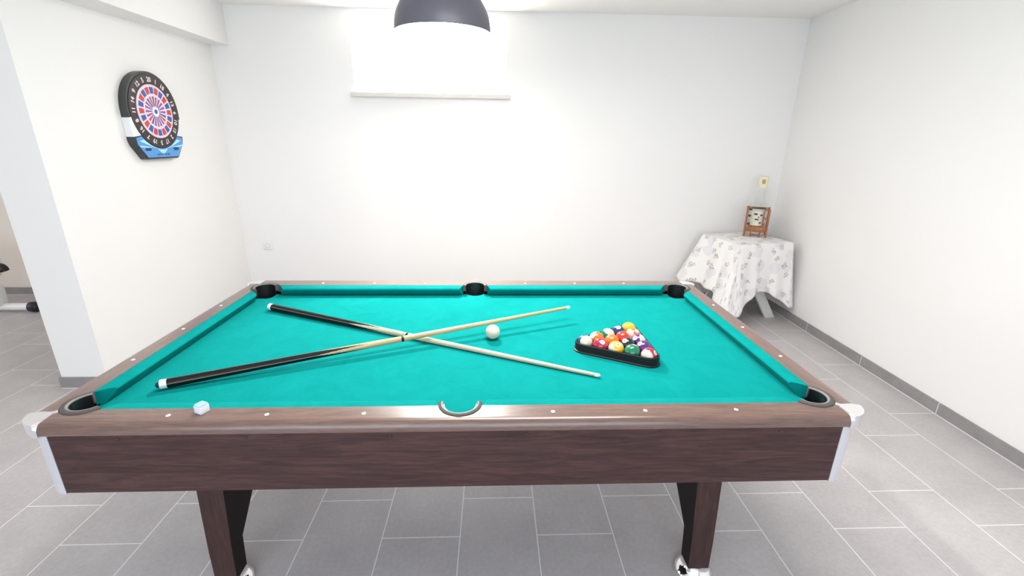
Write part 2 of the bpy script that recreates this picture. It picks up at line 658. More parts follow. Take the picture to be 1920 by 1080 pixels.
# front-left corner pocket, going counter-clockwise along the front edge
bedp += [(-1.0 - E1, 0.036)] + arc(-1.006, -0.006, 0.048, 62, 28, 6) + [(-0.964, -E1)]
bedp += [(-0.052, -E1)] + arc(0.0, -0.050, 0.046, 155, 25, 14) + [(0.052, -E1)]
bedp += [(0.964, -E1)] + arc(1.006, -0.006, 0.048, 152, 118, 6) + [(1.0 + E1, 0.036)]
bedp += [(1.0 + E1, 1 - 0.036)] + arc(1.006, 1.006, 0.048, 242, 208, 6) + [(0.964, 1 + E1)]
bedp += [(0.052, 1 + E1)] + arc(0.0, 1.050, 0.046, -25, -155, 14) + [(-0.052, 1 + E1)]
bedp += [(-0.964, 1 + E1)] + arc(-1.006, 1.006, 0.048, -28, -62, 6) + [(-1.0 - E1, 1 - 0.036)]
bm = bmesh.new()
prism(bm, bedp, ZB - 0.022, ZB)
obj('playing_cloth', bm, M_FELT, PT, smooth=False)


# pocket rings and liners
def pocket(cx, cy, a0, a1, ri, ro, zt, lin_r, la0, la1):
    bm = bmesh.new()
    n = 30
    prof = [(ri, zt - 0.030, 0), (ri, zt - 0.003, 1), (ri + 0.0012, zt - 0.0008, 1), (ri + 0.004, zt + 0.0004, 1), (ri + 0.006, zt, 0), (ro - 0.004, zt, 0),
            (ro - 0.001, zt - 0.0015, 0), (ro, zt - 0.004, 0), (ro, zt - 0.030, 0)]
    rings = []
    for i in range(n + 1):
        a = radians(a0 + (a1 - a0) * i / n)
        rings.append([bm.verts.new((cx + r * cos(a), cy + r * sin(a), z)) for r, z, _ in prof])
    k = len(prof)
    for a, b in zip(rings[:-1], rings[1:]):
        for i in range(k):
            j = (i + 1) % k
            fc = bm.faces.new((a[i], a[j], b[j], b[i]))
            fc.material_index = prof[i][2]
    bm.faces.new(list(reversed(rings[0])))
    bm.faces.new(rings[-1])
    ring = obj('pocket_ring', bm, [M_RUBBER, M_RUBBER_EDGE], PT)
    # liner: a bent black cup under the ring
    bm = bmesh.new()
    lr = []
    lp = [(lin_r, zt - 0.004), (lin_r, zt - 0.075), (lin_r * 0.8, zt - 0.13), (lin_r * 0.72, zt - 0.13), (lin_r - 0.003, zt - 0.075), (lin_r - 0.003, zt - 0.004)]
    for i in range(n + 1):
        a = radians(la0 + (la1 - la0) * i / n)
        lr.append([bm.verts.new((cx + r * cos(a), cy + r * sin(a), z)) for r, z in lp])
    k = len(lp)
    for a, b in zip(lr[:-1], lr[1:]):
        for i in range(k):
            j = (i + 1) % k
            bm.faces.new((a[i], a[j], b[j], b[i]))
    bm.faces.new(list(reversed(lr[0])))
    bm.faces.new(lr[-1])
    # full lower cup
    lathe(bm, [(lin_r - 0.0005, ZB - 0.024), (lin_r * 0.82, zt - 0.13), (0.0, zt - 0.132)], 28, 'Z', (cx, cy, 0), cap=False)
    obj('pocket_liner', bm, M_POCKET, PT)
    return ring


RI = 0.0435
for back in (False, True):
    for sx in (-1, 1):
        if not back:
            a0, a1 = (120, 330) if sx < 0 else (210, 420)
        else:
            a0, a1 = (30, 240) if sx < 0 else (-60, 150)
        pocket(sx * 1.0, 1.0 if back else 0.0, a0, a1, RI, RC, Z0 + 0.004, RI + 0.001, a0 + 4, a1 - 4)
pocket(0.0, -0.026, 172, 368, 0.0455, 0.0600, Z0 + 0.004, 0.0465, 180, 360)
pocket(0.0, 1.026, -8, 188, 0.0455, 0.0600, Z0 + 0.004, 0.0465, 0, 180)

# apron (four boards), corner strips, underside
AX, AY0, AY1, AZ = 1.036, -0.098, 1.098, 0.586
bm = bmesh.new()
box(bm, -AX, AX, AY0, AY0 + 0.02, AZ, 0.766, 0.001, 1)
ap = obj('apron', bm, M_APRON_X, PT, smooth=False)
bm = bmesh.new()
box(bm, -AX, AX, AY1 - 0.02, AY1, AZ, 0.766, 0.001, 1)
obj('apron', bm, M_APRON_X, PT, smooth=False)
for s in (-1, 1):
    bm = bmesh.new()
    x0, x1 = sorted((s * 1.072, s * 1.092))
    box(bm, x0, x1, -0.041, 1.041, AZ, 0.766, 0.001, 1)
    obj('apron', bm, M_APRON_Y, PT, smooth=False)
for back in (False, True):
    for sx in (-1, 1):
        f = corner_xf(sx, back)
        p = [f(x, y) for x, y in ([(1.034, -0.070)] + arc(1.036, -0.041, 0.058, -90, 0, 12) + [(1.060, -0.040)])]
        bm = bmesh.new()
        prism(bm, p, AZ - 0.003, 0.7625)
        obj('corner_strip', bm, M_ALU, PT)
bm = bmesh.new()
box(bm, -1.04, 1.04, -0.076, 1.076, AZ + 0.012, AZ + 0.024)
obj('bottom_panel', bm, M_DARKSIDE, PT, smooth=False)
for x in (-0.865, -0.545, -0.178, 0.178, 0.535, 0.865):
    bm = bmesh.new()
    lathe(bm, [(0.0045, AY0 + 0.002), (0.0045, AY0 - 0.0012), (0.003, AY0 - 0.0022), (0.0, AY0 - 0.0022)], 12, 'Y', (x, 0, 0.7515))
    obj('bolt', bm, M_BOLT, PT)

# legs: tapering boxes with wood fronts and dark sides, standing on chrome levelling feet
for sx in (-1, 1):
    for back in (False, True):
        bm = bmesh.new()
        f = (lambda y: 1.0 - y) if back else (lambda y: y)
        # inner x, outer x, front y, rear y at: top, kink, bottom
        lv = [(0.752, 0.838, 0.085, 0.505, AZ + 0.012), (0.776, 0.852, 0.083, 0.150, 0.176), (0.780, 0.853, 0.083, 0.146, 0.052)]
        rings = []
        for xi, xo, yf, yr, z in lv:
            rings.append([bm.verts.new((sx * x, f(y), z)) for x, y in ((xi, yf), (xo, yf), (xo, yr), (xi, yr))])
        for a, b in zip(rings[:-1], rings[1:]):
            for i in range(4):
                fc = bm.faces.new((a[i], a[(i + 1) % 4], b[(i + 1) % 4], b[i]))
                fc.material_index = 1 if i == 3 else 0
        bm.faces.new(rings[0])
        bm.faces.new(rings[-1])
        leg = obj('leg', bm, [M_WOOD_Z, M_DARKSIDE], PT, smooth=False)
        bm = bmesh.new()
        lathe(bm, [(0.064, 0.0), (0.066, 0.006), (0.064, 0.014), (0.050, 0.026), (0.040, 0.034), (0.036, 0.052), (0.0, 0.052)], 36, 'Z',
              (sx * 0.818, f(0.117), 0))
        obj('foot', bm, M_CHROME, leg)


# ------------------------------------------------------------------ balls
R_BALL = 0.0281


def ball_mat(name, col, stripe):
    m = mat(name, col, 0.08, coat=0.6)
    if stripe:
        k = NT(m)
        c = k.n('ShaderNodeTexCoord')
        sp = k.n('ShaderNodeSeparateXYZ')
        k.l(c.outputs['Object'], sp.inputs[0])
        inside = k.math('LESS_THAN', k.math('ABSOLUTE', sp.outputs[2]), R_BALL * 0.56)
        k.color(k.mix(inside, (0.60, 0.545, 0.465), col))
    return m


BCOL = {'yellow': (0.85, 0.42, 0.01), 'blue': (0.010, 0.028, 0.13), 'red': (0.72, 0.03, 0.02), 'purple': (0.09, 0.015, 0.18),
        'orange': (0.85, 0.15, 0.015), 'green': (0.0, 0.16, 0.075), 'maroon': (0.38, 0.01, 0.045), 'black': (0.008, 0.008, 0.01)}
M_CREAM = mat('cream_resin', (0.63, 0.57, 0.48), 0.12, coat=0.4)
M_SPOT = mat('white_number_spot', (0.60, 0.575, 0.52), 0.15, coat=0.3)
M_DIGIT = mat('black_numeral', (0.01, 0.01, 0.012), 0.2)
_mats = {}
rot_up = {}


def ball(num, label, pos, spot, axis, cname, stripe, name='pool_ball', group='racked pool balls'):
    """spot: world direction of the number; axis: rough world direction of the stripe axis"""
    key = (cname, stripe)
    if key not in _mats:
        _mats[key] = ball_mat(cname + ('_striped_ball' if stripe else '_ball'), BCOL[cname], stripe)
    bm = bmesh.new()
    bmesh.ops.create_uvsphere(bm, u_segments=40, v_segments=24, radius=R_BALL)
    o = obj(name, bm, _mats[key], None, angle=180)
    X = Vector(spot).normalized()
    Zv = Vector(axis)
    Zv = (Zv - X * Zv.dot(X)).normalized()
    Yv = Zv.cross(X)
    Mx = Matrix((X, Yv, Zv)).transposed().to_4x4()
    Mx.translation = Vector(pos)
    o.matrix_world = Mx
    tag(o, label, 'ball', group)
    for s in (1,):
        # white spot
        bm = bmesh.new()
        rr = 0.33
        prev = None
        cen = bm.verts.new((R_BALL * 1.006, 0, 0))
        rings = []
        for q in (0.33, 0.66, 1.0):
            th = rr * q
            rings.append([bm.verts.new((R_BALL * 1.006 * cos(th), R_BALL * 1.006 * sin(th) * cos(2 * pi * k / 24), R_BALL * 1.006 * sin(th) * sin(2 * pi * k / 24)))
                          for k in range(24)])
        for k in range(24):
            bm.faces.new((cen, rings[0][k], rings[0][(k + 1) % 24]))
        for a, b in zip(rings[:-1], rings[1:]):
            for k in range(24):
                bm.faces.new((a[k], b[k], b[(k + 1) % 24], a[(k + 1) % 24]))
        sp = obj('number_spot', bm, M_SPOT, o, local=True, angle=180)
        vs, fs = text_mesh(str(num), 0.0125 if num < 10 else 0.0105)
        bm = bmesh.new()
        # the digits stand upright on screen: rotate inside the spot so that "up" follows world z
        up = Mx.to_3x3().transposed() @ Vector((0, 0.35, 1.0))
        ang = atan2(up.y, up.z)
        nv = []
        for v in vs:
            y, z = v.x, v.y
            y, z = y * cos(ang) + z * sin(ang), -y * sin(ang) + z * cos(ang)
            d = Vector((R_BALL, y, z)).normalized() * R_BALL * 1.022
            nv.append(bm.verts.new(d))
        for fcs in fs:
            try:
                bm.faces.new([nv[i] for i in fcs])
            except ValueError:
                pass
        obj('number', bm, M_DIGIT, o, smooth=False, local=True)
    return o


ZBALL = ZB + R_BALL + 0.0002
u = Vector((0.881, -0.473, 0)).normalized()
nrm = Vector((-u.y, u.x, 0))
SPC = 0.0572
mid = Vector((0.528, 0.347, 0))
base0 = mid - u * SPC * 2


def bpos(row, i):
    p = base0 + u * (SPC * (i + row * 0.5)) + nrm * (SPC * 0.8660254 * row)
    return (p.x, p.y, ZBALL)


CAMDIR = Vector((-0.25, -0.85, 0.42))
# row 0 lies along the front side of the rack
ball(10, 'blue striped ball at the left corner of the rack, white side showing', bpos(0, 0), (-0.6, 0.4, 0.75), (0.35, -0.8, 0.02), 'blue', True)
ball(7, 'maroon red solid ball beside the left corner of the rack, in the front row', bpos(0, 1), (0.1, -0.62, 0.78), (0, 1, 0), 'maroon', False)
ball(9, 'yellow striped ball in the middle of the front row of the rack', bpos(0, 2), (0.05, -0.55, 0.8), (1, 0.15, 0.25), 'yellow', True)
ball(6, 'green solid ball in the front row of the rack, right of the yellow striped one', bpos(0, 3), (0.3, 0.2, 0.95), (0, 1, 0), 'green', False)
ball(15, 'maroon striped ball at the right corner of the rack, cream side showing', bpos(0, 4), (0.6, -0.5, 0.6), (-0.85, -0.75, 0.08), 'maroon', True)
ball(13, 'orange striped ball in the second row, behind the left corner of the rack', bpos(1, 0), (0.5, 0.6, 0.6), (-0.9, 0.1, 0.35), 'orange', True)
ball(5, 'orange solid ball in the second row, behind the maroon solid and yellow striped balls', bpos(1, 1), (0.4, 0.8, 0.3), (0, 0, 1), 'orange', False)
ball(8, 'black ball in the second row, behind the yellow striped and green balls', bpos(1, 2), (-0.5, -0.35, 0.8), (0, 0, 1), 'black', False)
ball(4, 'purple solid ball in the second row, behind the right corner of the rack', bpos(1, 3), (-0.6, -0.2, 0.75), (0, 0, 1), 'purple', False)
ball(14, 'green striped ball on the left edge of the rack, third row from the front', bpos(2, 0), (0.6, 0.6, -0.1), (0.1, -0.35, 0.95), 'green', True)
ball(3, 'red solid ball in the centre of the rack', bpos(2, 1), (0.6, 0.7, 0.2), (0, 0, 1), 'red', False)
ball(12, 'purple striped ball on the right edge of the rack, third row from the front', bpos(2, 2), (-0.55, -0.35, 0.65), (0.75, -0.4, 0.45), 'purple', True)
ball(2, 'blue solid ball with its number facing up, next to the yellow solid ball', bpos(3, 0), (-0.12, -0.35, 0.93), (0, 1, 0), 'blue', False)
ball(11, 'orange striped ball on the right edge of the rack, next to the yellow solid ball', bpos(3, 1), (0.3, -0.4, 0.75), (0.9, 0.3, -0.1), 'orange', True)
ball(1, 'yellow solid ball at the far tip of the rack', bpos(4, 0), (0.4, 0.8, 0.2), (0, 0, 1), 'yellow', False)

bm = bmesh.new()
bmesh.ops.create_uvsphere(bm, u_segments=48, v_segments=28, radius=R_BALL)
cue_ball = obj('cue_ball', bm, M_CREAM, None, angle=180)
cue_ball.location = (0.088, 0.500, ZBALL)
tag(cue_ball, 'plain cream white cue ball alone on the green cloth under the raised cue', 'ball')


# triangle rack
def tri_ring(off, rad, n=8):
    """rounded triangle round the ball block, off = distance from ball centres"""
    A = Vector(bpos(0, 0)).to_2d()
    Bv = Vector(bpos(0, 4)).to_2d()
    Cc = Vector(bpos(4, 0)).to_2d()
    out = []
    pts = [A, Bv, Cc]
    angs = []
    for i in range(3):
        p, q = pts[i], pts[(i + 1) % 3]
        d = q - p
        angs.append(atan2(d.y, d.x) - pi / 2)     # outward normal of side i (counter-clockwise)
    for i in range(3):
        a0 = angs[i - 1]
        a1 = angs[i]
        while a1 < a0:
            a1 += 2 * pi
        for k in range(n + 1):
            a = a0 + (a1 - a0) * k / n
            out.append((pts[i].x + off * cos(a), pts[i].y + off * sin(a)))
    return out


bm = bmesh.new()
zr0, zr1 = ZB + 0.0004, ZB + 0.034
inner, outer = tri_ring(R_BALL + 0.0012, 0), tri_ring(R_BALL + 0.0085, 0)
outer2 = tri_ring(R_BALL + 0.0125, 0)
n = len(inner)
lev = [(inner, zr0), (outer2, zr0), (outer2, zr0 + 0.004), (outer, zr0 + 0.006), (outer, zr1 - 0.002), (tri_ring(R_BALL + 0.0065, 0), zr1), (tri_ring(R_BALL + 0.0032, 0), zr1), (inner, zr1 - 0.002)]
rg = [[bm.verts.new((x, y, z)) for x, y in pl] for pl, z in lev]
for a in range(len(rg)):
    b = (a + 1) % len(rg)
    for k in range(n):
        j = (k + 1) % n
        bm.faces.new((rg[a][k], rg[a][j], rg[b][j], rg[b][k]))
c0 = Vector((mid.x, mid.y, 0))
bmesh.ops.translate(bm, verts=bm.verts, vec=-Vector((mid.x, mid.y, ZB)))
rack = obj('ball_rack', bm, M_RACK, None)
rack.location = (mid.x, mid.y, ZB)
tag(rack, 'black plastic triangle rack round the coloured balls on the green cloth', 'rack')


# ------------------------------------------------------------------ cues
def cue(label, p_butt, p_tip, M_SHAFT, bumper, spin=0.0, joint=0.507):
    p0, p1 = Vector(p_butt), Vector(p_tip)
    L = (p1 - p0).length
    X = (p1 - p0).normalized()
    Zv = Vector((0, 0, 1))
    Zv = (Zv - X * Zv.dot(X)).normalized()
    Yv = Zv.cross(X)
    root = thing('pool_cue', label, 'cue', (0, 0, 0), 'pool cues crossed on the table')
    Mx = Matrix((X, Yv, Zv)).transposed().to_4x4()
    Mx.translation = p0
    root.matrix_world = Mx

    def rad(t):
        return 0.0148 + (0.0062 - 0.0148) * t / L
    xb = 0.010 if bumper else 0.004
    # bumper
    bm = bmesh.new()
    lathe(bm, [(0.0, 0.0), (0.006, 0.0005), (0.0085, 0.004), (0.0085, xb)], 24, 'X')
    obj('bumper', bm, M_BLUE_RUBBER if bumper else M_IVORY, root, local=True)
    # white butt collar
    bm = bmesh.new()
    lathe(bm, [(0.011, xb), (0.0146, xb + 0.002), (rad(0.03), xb + 0.020)], 28, 'X')
    obj('butt_collar', bm, M_IVORY, root, local=True)
    # butt: black lacquer with a tan line, then long splice points into the maple
    xs, x1, x2, xj = xb + 0.020, 0.305 * L, 0.430 * L, joint * L
    bm = bmesh.new()
    NA, NL = 72, 90
    rings = []
    for i in range(NL + 1):
        x = xs + (xj - xs) * i / NL
        r = rad(x)
        rings.append([bm.verts.new((x, r * cos(2 * pi * k / NA), r * sin(2 * pi * k / NA))) for k in range(NA)])
    for i in range(NL):
        x = xs + (xj - xs) * (i + 0.5) / NL
        for k in range(NA):
            fc = bm.faces.new((rings[i][k], rings[i][(k + 1) % NA], rings[i + 1][(k + 1) % NA], rings[i + 1][k]))
            a = 2 * pi * (k + 0.5) / NA + spin
            d = abs(((a / (pi / 2)) % 1.0) - 0.5) * 2       # 0 at the middle of a point, 1 between
            q = (x - x1) / (x2 - x1)
            if q <= 0:
                line = d > 0.955
                fc.material_index = 2 if line else 0
            elif q >= 1:
                fc.material_index = 1
            else:
                fc.material_index = 1 if d > 1.0 - q ** 0.8 * 1.0 else 0
    bm.faces.new(rings[0])
    bm.faces.new(rings[-1])
    obj('butt', bm, [M_BLACK, M_SHAFT, M_STRIPE_LINE], root, local=True)
    # joint ring
    bm = bmesh.new()
    lathe(bm, [(rad(xj) - 0.001, xj - 0.0005), (rad(xj) + 0.0004, xj), (rad(xj) + 0.0004, xj + 0.009), (rad(xj) - 0.001, xj + 0.0095)], 28, 'X')
    obj('joint_ring', bm, M_BLACK, root, local=True)
    # shaft
    bm = bmesh.new()
    xe = L - 0.018
    lathe(bm, [(rad(xj + 0.009), xj + 0.009), (rad((xj + xe) / 2), (xj + xe) / 2), (rad(xe), xe)], 28, 'X')
    obj('shaft', bm, M_SHAFT, root, local=True)
    bm = bmesh.new()
    lathe(bm, [(rad(xe) + 0.0001, xe), (rad(L), L - 0.006)], 24, 'X')
    obj('ferrule', bm, M_IVORY, root, local=True)
    bm = bmesh.new()
    lathe(bm, [(0.0060, L - 0.006), (0.0058, L - 0.003), (0.0035, L - 0.0005), (0.0, L)], 24, 'X')
    obj('tip', bm, M_TIPBLUE, root, local=True)
    return root


zb = ZB + 0.0151
cueB = cue('wooden pool cue lying flat on the cloth, black butt towards the far left pocket', (-0.902, 0.816, zb + 0.0006), (0.438, 0.190, ZB + 0.0072), M_MAPLE_B, False, 0.5, 0.492)
cueA = cue('wooden pool cue resting across the other one, black butt towards the near left pocket', (-0.926, 0.136, zb + 0.0010), (0.416, 0.694, 0.8115), M_MAPLE_A, True, 0.2)

# chalk
ck = thing('chalk_cube', 'small white paper wrapped cube of chalk on the front rail of the table', 'chalk', (-0.672, -0.052, Z0))
ck.rotation_euler = (0, 0, radians(-24))
bm = bmesh.new()
h = 0.0125
box(bm, -h, h, -h, h, 0.0002, 0.0215, 0.0012)
obj('paper_wrapper', bm, mat('white_chalk_paper', (0.66, 0.65, 0.70), 0.7), ck, local=True)
bm = bmesh.new()
h = 0.0118
lathe(bm, [(0.0, 0.0232), (0.004, 0.0234), (0.009, 0.0246), (0.0112, 0.0246), (0.0112, 0.0210), (0.0, 0.0210)], 20, 'Z')
for v in bm.verts:      # square up the outside of the dished chalk face
    r = Vector((v.co.x, v.co.y)).length
    if r > 0.0105:
        s = h / max(abs(v.co.x), abs(v.co.y))
        v.co.x *= s
        v.co.y *= s
obj('chalk', bm, mat('pale_blue_chalk', (0.30, 0.56, 0.68), 0.9), ck, local=True)

# ------------------------------------------------------------------ pendant lamp
PL = thing('pendant_lamp', 'large grey dome pendant lamp with white inside hanging behind the pool table', 'lamp', (LAMP.x, LAMP.y, LAMP.z))
RL = 0.276
M_SHADE = mat('slate_grey_metal', (0.105, 0.102, 0.130), 0.40, spec=0.5)
M_SHADE_IN = mat('white_enamel', (0.92, 0.92, 0.91), 0.5)
M_SHADE_GLOW = mat('white_enamel_added_glow', (0.92, 0.92, 0.91), 0.5, emit=(1.0, 0.985, 0.96), es=8)  # emission stands in for the bulb's light on the white enamel
bm = bmesh.new()
prof_o, prof_i = [], []
prof_o.append((RL, 0.0))
NP = 22
for i in range(NP + 1):
    a = (pi / 2) * i / NP
    prof_o.append((max(RL * cos(a), 0.022), 0.012 + RL * 0.96 * sin(a)))
ri = RL - 0.004
prof_i.append((ri, 0.0))
for i in range(NP + 1):
    a = (pi / 2) * i / NP
    prof_i.append((max(ri * cos(a), 0.02), 0.010 + ri * 0.955 * sin(a)))
lathe(bm, prof_o, 72, 'Z', cap=False)
for v in bm.verts:
    pass
dome = obj('lamp_shade', bm, M_SHADE, PL, local=True, angle=60)
bm = bmesh.new()
lathe(bm, prof_i, 72, 'Z', cap=False)
lathe(bm, [(ri, 0.0), (RL, 0.0)], 72, 'Z', cap=False)
obj('inner_reflector', bm, M_SHADE_GLOW, PL, local=True, angle=60)
top = 0.012 + RL * 0.96
bm = bmesh.new()
lathe(bm, [(0.030, top - 0.012), (0.030, top + 0.02), (0.012, top + 0.035), (0.004, top + 0.045)], 24, 'Z')
obj('cap', bm, M_SHADE, PL, local=True)
bm = bmesh.new()
tube(bm, (0, 0, top + 0.03), (0, 0, ZC - LAMP.z - 0.02), 0.004, n=10)
obj('cord', bm, M_BLACK, PL, local=True)
bm = bmesh.new()
lathe(bm, [(0.05, ZC - LAMP.z), (0.05, ZC - LAMP.z - 0.018), (0.02, ZC - LAMP.z - 0.026)], 28, 'Z')
obj('ceiling_rose', bm, M_SHADE, PL, local=True)
bm = bmesh.new()
bmesh.ops.create_uvsphere(bm, u_segments=24, v_segments=16, radius=0.05)
bmesh.ops.translate(bm, verts=bm.verts, vec=(0, 0, 0.13))
obj('bulb', bm, mat('glowing_bulb', (1, 1, 1), 0.4, emit=(1.0, 0.97, 0.92), es=8), PL, local=True)
bm = bmesh.new()
lathe(bm, [(0.018, 0.17), (0.020, 0.25), (0.024, top - 0.004)], 20, 'Z')
obj('lamp_holder', bm, M_SHADE_IN, PL, local=True)
ld = bpy.data.lights.new('lamp_light', 'SPOT')
ld.energy = LAMP_POWER
ld.spot_size = radians(80)
ld.spot_blend = 0.6
ld.shadow_soft_size = 0.05
ld.color = (1.0, 0.96, 0.90)
lo = bpy.data.objects.new('lamp_light', ld)
link(lo)
lo.parent = PL
lo.location = (0, 0, 0.072)
lo.rotation_euler = Vector((0.30, -1.32, -1.38)).to_track_quat('-Z', 'Y').to_euler()   # the lamp's light, shaped as a tilted cone to spare the rear wall

# ------------------------------------------------------------------ dartboard
DBY, DBZ = 2.243, 1.628
wx = -2.172 + (DBY - YB) * (0.100 / 1.591)
uu = Vector((0.100, 1.591, 0)).normalized()
ww = Vector((uu.y, -uu.x, 0))
DB = thing('dartboard', 'electronic dartboard with red and blue segments and a blue lower panel on the left wall', 'dartboard')
Mx = Matrix((uu, Vector((0, 0, 1)), ww)).transposed().to_4x4()
Mx.translation = Vector((wx, DBY, DBZ)) + ww * 0.001
DB.matrix_world = Mx @ Matrix.Diagonal((0.90, 1.0, 1.0, 1.0))
M_DB_DARK = mat('dark_grey_dartboard_plastic', (0.045, 0.047, 0.047), 0.35)
M_DB_RING = mat('dark_brown_number_ring', (0.045, 0.028, 0.032), 0.5)
M_DB_WHITE = mat('white_dartboard_plastic', (0.82, 0.83, 0.84), 0.4)
M_DB_BASE = mat('pinkish_segment_frame', (0.80, 0.66, 0.70), 0.5)
M_DB_RED = mat('red_segments', (0.62, 0.06, 0.07), 0.5)
M_DB_BLUE = mat('blue_segments', (0.035, 0.11, 0.42), 0.5)
M_DB_PURPLE = mat('purple_segments', (0.25, 0.11, 0.36), 0.5)
M_DB_PANEL = mat('sky_blue_panel', (0.10, 0.33, 0.70), 0.35)
M_DB_CYAN = mat('pale_cyan_print', (0.42, 0.78, 0.90), 0.4)
M_DB_NAVY = mat('navy_print', (0.02, 0.045, 0.13), 0.4)
D = 0.048


def db_outline(e=0.0):
    r = 0.246 + e
    p = arc(0, 0, r, 0, 180, 36)
    b = [(-r, -0.10), (-r + 0.002, -0.185), (-0.232 - e, -0.215), (-0.165 - e * 0.6, -0.298 - e), (-0.150, -0.303 - e)]
    p += b
    p += [(-x, y) for x, y in reversed(b)]
    return p


bm = bmesh.new()
prism(bm, db_outline(), 0.0, D)
bevel_edges(bm, lambda a, b: a.z > D - 1e-5 and b.z > D - 1e-5, 0.012, 3)
obj('body', bm, M_DB_DARK, DB, local=True)
# white side panels
for s in (-1, 1):
    o_ = [(-0.2475, -0.045), (-0.2475, -0.10), (-0.2455, -0.160)]
    i_ = [(0.2245 * cos(radians(a)), 0.2245 * sin(radians(a))) for a in (222, 214, 206, 198, 190)]
    p = [(-s * x, y) for x, y in (o_ + i_)]
    bm = bmesh.new()
    prism(bm, p, 0.0005, D + 0.0012)
    obj('side_panel', bm, M_DB_WHITE, DB, local=True, smooth=False)
# number ring
bm = bmesh.new()
lathe(bm, [(0.232, D - 0.002), (0.230, D + 0.005), (0.225, D + 0.006), (0.168, D + 0.004), (0.0, D + 0.002)], 72, 'Z', cap=False)
nr = obj('number_ring', bm, M_DB_RING, DB, local=True)
order = [20, 1, 18, 4, 13, 6, 10, 15, 2, 17, 3, 19, 7, 16, 8, 11, 14, 9, 12, 5]
M_NUM = mat('cream_numerals', (0.80, 0.76, 0.72), 0.5)
for k, nmb in enumerate(order):
    bm = bmesh.new()
    a = pi / 2 - 2 * pi * k / 20
    vs, fs = text_mesh(str(nmb), 0.040, 0.0012)
    rr = a - pi / 2
    nv = []
    for v in vs:
        x, y = v.x, v.y + 0.196
        nv.append(bm.verts.new((x * cos(rr) - y * sin(rr), x * sin(rr) + y * cos(rr), D + 0.0062)))
    for fcs in fs:
        try:
            bm.faces.new([nv[i] for i in fcs])
        except ValueError:
            pass
    obj('numeral', bm, M_NUM, nr, smooth=False, local=True)


def sector(bm, r0, r1, a0, a1, z0, z1, mi, n=3):
    p = [(r1 * cos(a0 + (a1 - a0) * i / n), r1 * sin(a0 + (a1 - a0) * i / n)) for i in range(n + 1)]
    p += [(r0 * cos(a1 + (a0 - a1) * i / n), r0 * sin(a1 + (a0 - a1) * i / n)) for i in range(n + 1)]
    prism(bm, p, z0, z1, mi)


bm = bmesh.new()
lathe(bm, [(0.168, D + 0.003), (0.168, D + 0.0075), (0.164, D + 0.0085), (0.0, D + 0.0085)], 72, 'Z', mi=0, cap=False)
for k in range(20):
    a = pi / 2 - 2 * pi * k / 20
    w = radians(6.6)
    sector(bm, 0.112, 0.152, a - w, a + w, D + 0.007, D + 0.0105, 1 if k % 2 else 2)
    w2 = radians(4.6)
    sector(bm, 0.034, 0.094, a - w2, a + w2, D + 0.007, D + 0.0100, 3 if (k // 2) % 3 else (1 if k % 2 else 2))
    sector(bm, 0.097, 0.107, a - w, a + w, D + 0.007, D + 0.0096, 4)
lathe(bm, [(0.028, D + 0.008), (0.028, D + 0.0105), (0.0, D + 0.0105)], 32, 'Z', mi=5, cap=False)
lathe(bm, [(0.014, D + 0.010), (0.014, D + 0.0120), (0.0, D + 0.0120)], 24, 'Z', mi=2, cap=False)
obj('target_segments', bm, [M_DB_BASE, M_DB_RED, M_DB_BLUE, M_DB_PURPLE, mat('pale_pink_segments', (0.86, 0.74, 0.74), 0.5), M_DB_WHITE], DB, local=True, smooth=False)
# lower panel
bm = bmesh.new()
p = [(-0.226, -0.168)] + arc(0, 0, 0.235, 222, 318, 18) + [(0.226, -0.168), (0.224, -0.206), (0.152, -0.290), (-0.152, -0.290), (-0.224, -0.206)]
prism(bm, p, D - 0.002, D + 0.003)
cp = obj('control_panel', bm, M_DB_PANEL, DB, local=True, smooth=False)
bm = bmesh.new()
Zp = D + 0.0034
for s in (-1, 1):
    # pale ray shapes fanning out from the middle
    for q in ([(0.02, -0.243), (0.10, -0.222), (0.205, -0.186), (0.165, -0.176), (0.10, -0.216)],
              [(0.10, -0.225), (0.215, -0.212), (0.205, -0.222), (0.12, -0.234)],
              [(0.0, -0.242), (0.03, -0.240), (0.055, -0.232), (0.02, -0.262), (0.0, -0.268)]):
        vsx = [bm.verts.new((s * x, y, Zp)) for x, y in q]
        bm.faces.new(vsx if s > 0 else list(reversed(vsx)))
obj('panel_print', bm, M_DB_CYAN, cp, smooth=False, local=True)
for s in (-1, 1):
    bm = bmesh.new()
    box(bm, s * 0.140 - 0.026, s * 0.140 + 0.026, -0.247, -0.228, D + 0.002, D + 0.007, 0.003)
    obj('button', bm, M_DB_NAVY, cp, local=True)
bm = bmesh.new()
x = -0.066
for i in range(13):        # a line of lettering too small to read
    if i != 6:
        w = 0.0075
        box(bm, x, x + 0.0022, -0.279, -0.267, D + 0.002, D + 0.0036)
        if i % 3 != 1:
            box(bm, x + 0.0022, x + w, -0.269, -0.267, D + 0.002, D + 0.0036)
        if i % 2 == 0:
            box(bm, x + 0.0022, x + w, -0.279, -0.277, D + 0.002, D + 0.0036)
        if i % 3 != 0:
            box(bm, x + w - 0.0022, x + w, -0.277, -0.269, D + 0.002, D + 0.0036)
    x += 0.0102
obj('lettering', bm, M_DB_NAVY, cp, smooth=False, local=True)

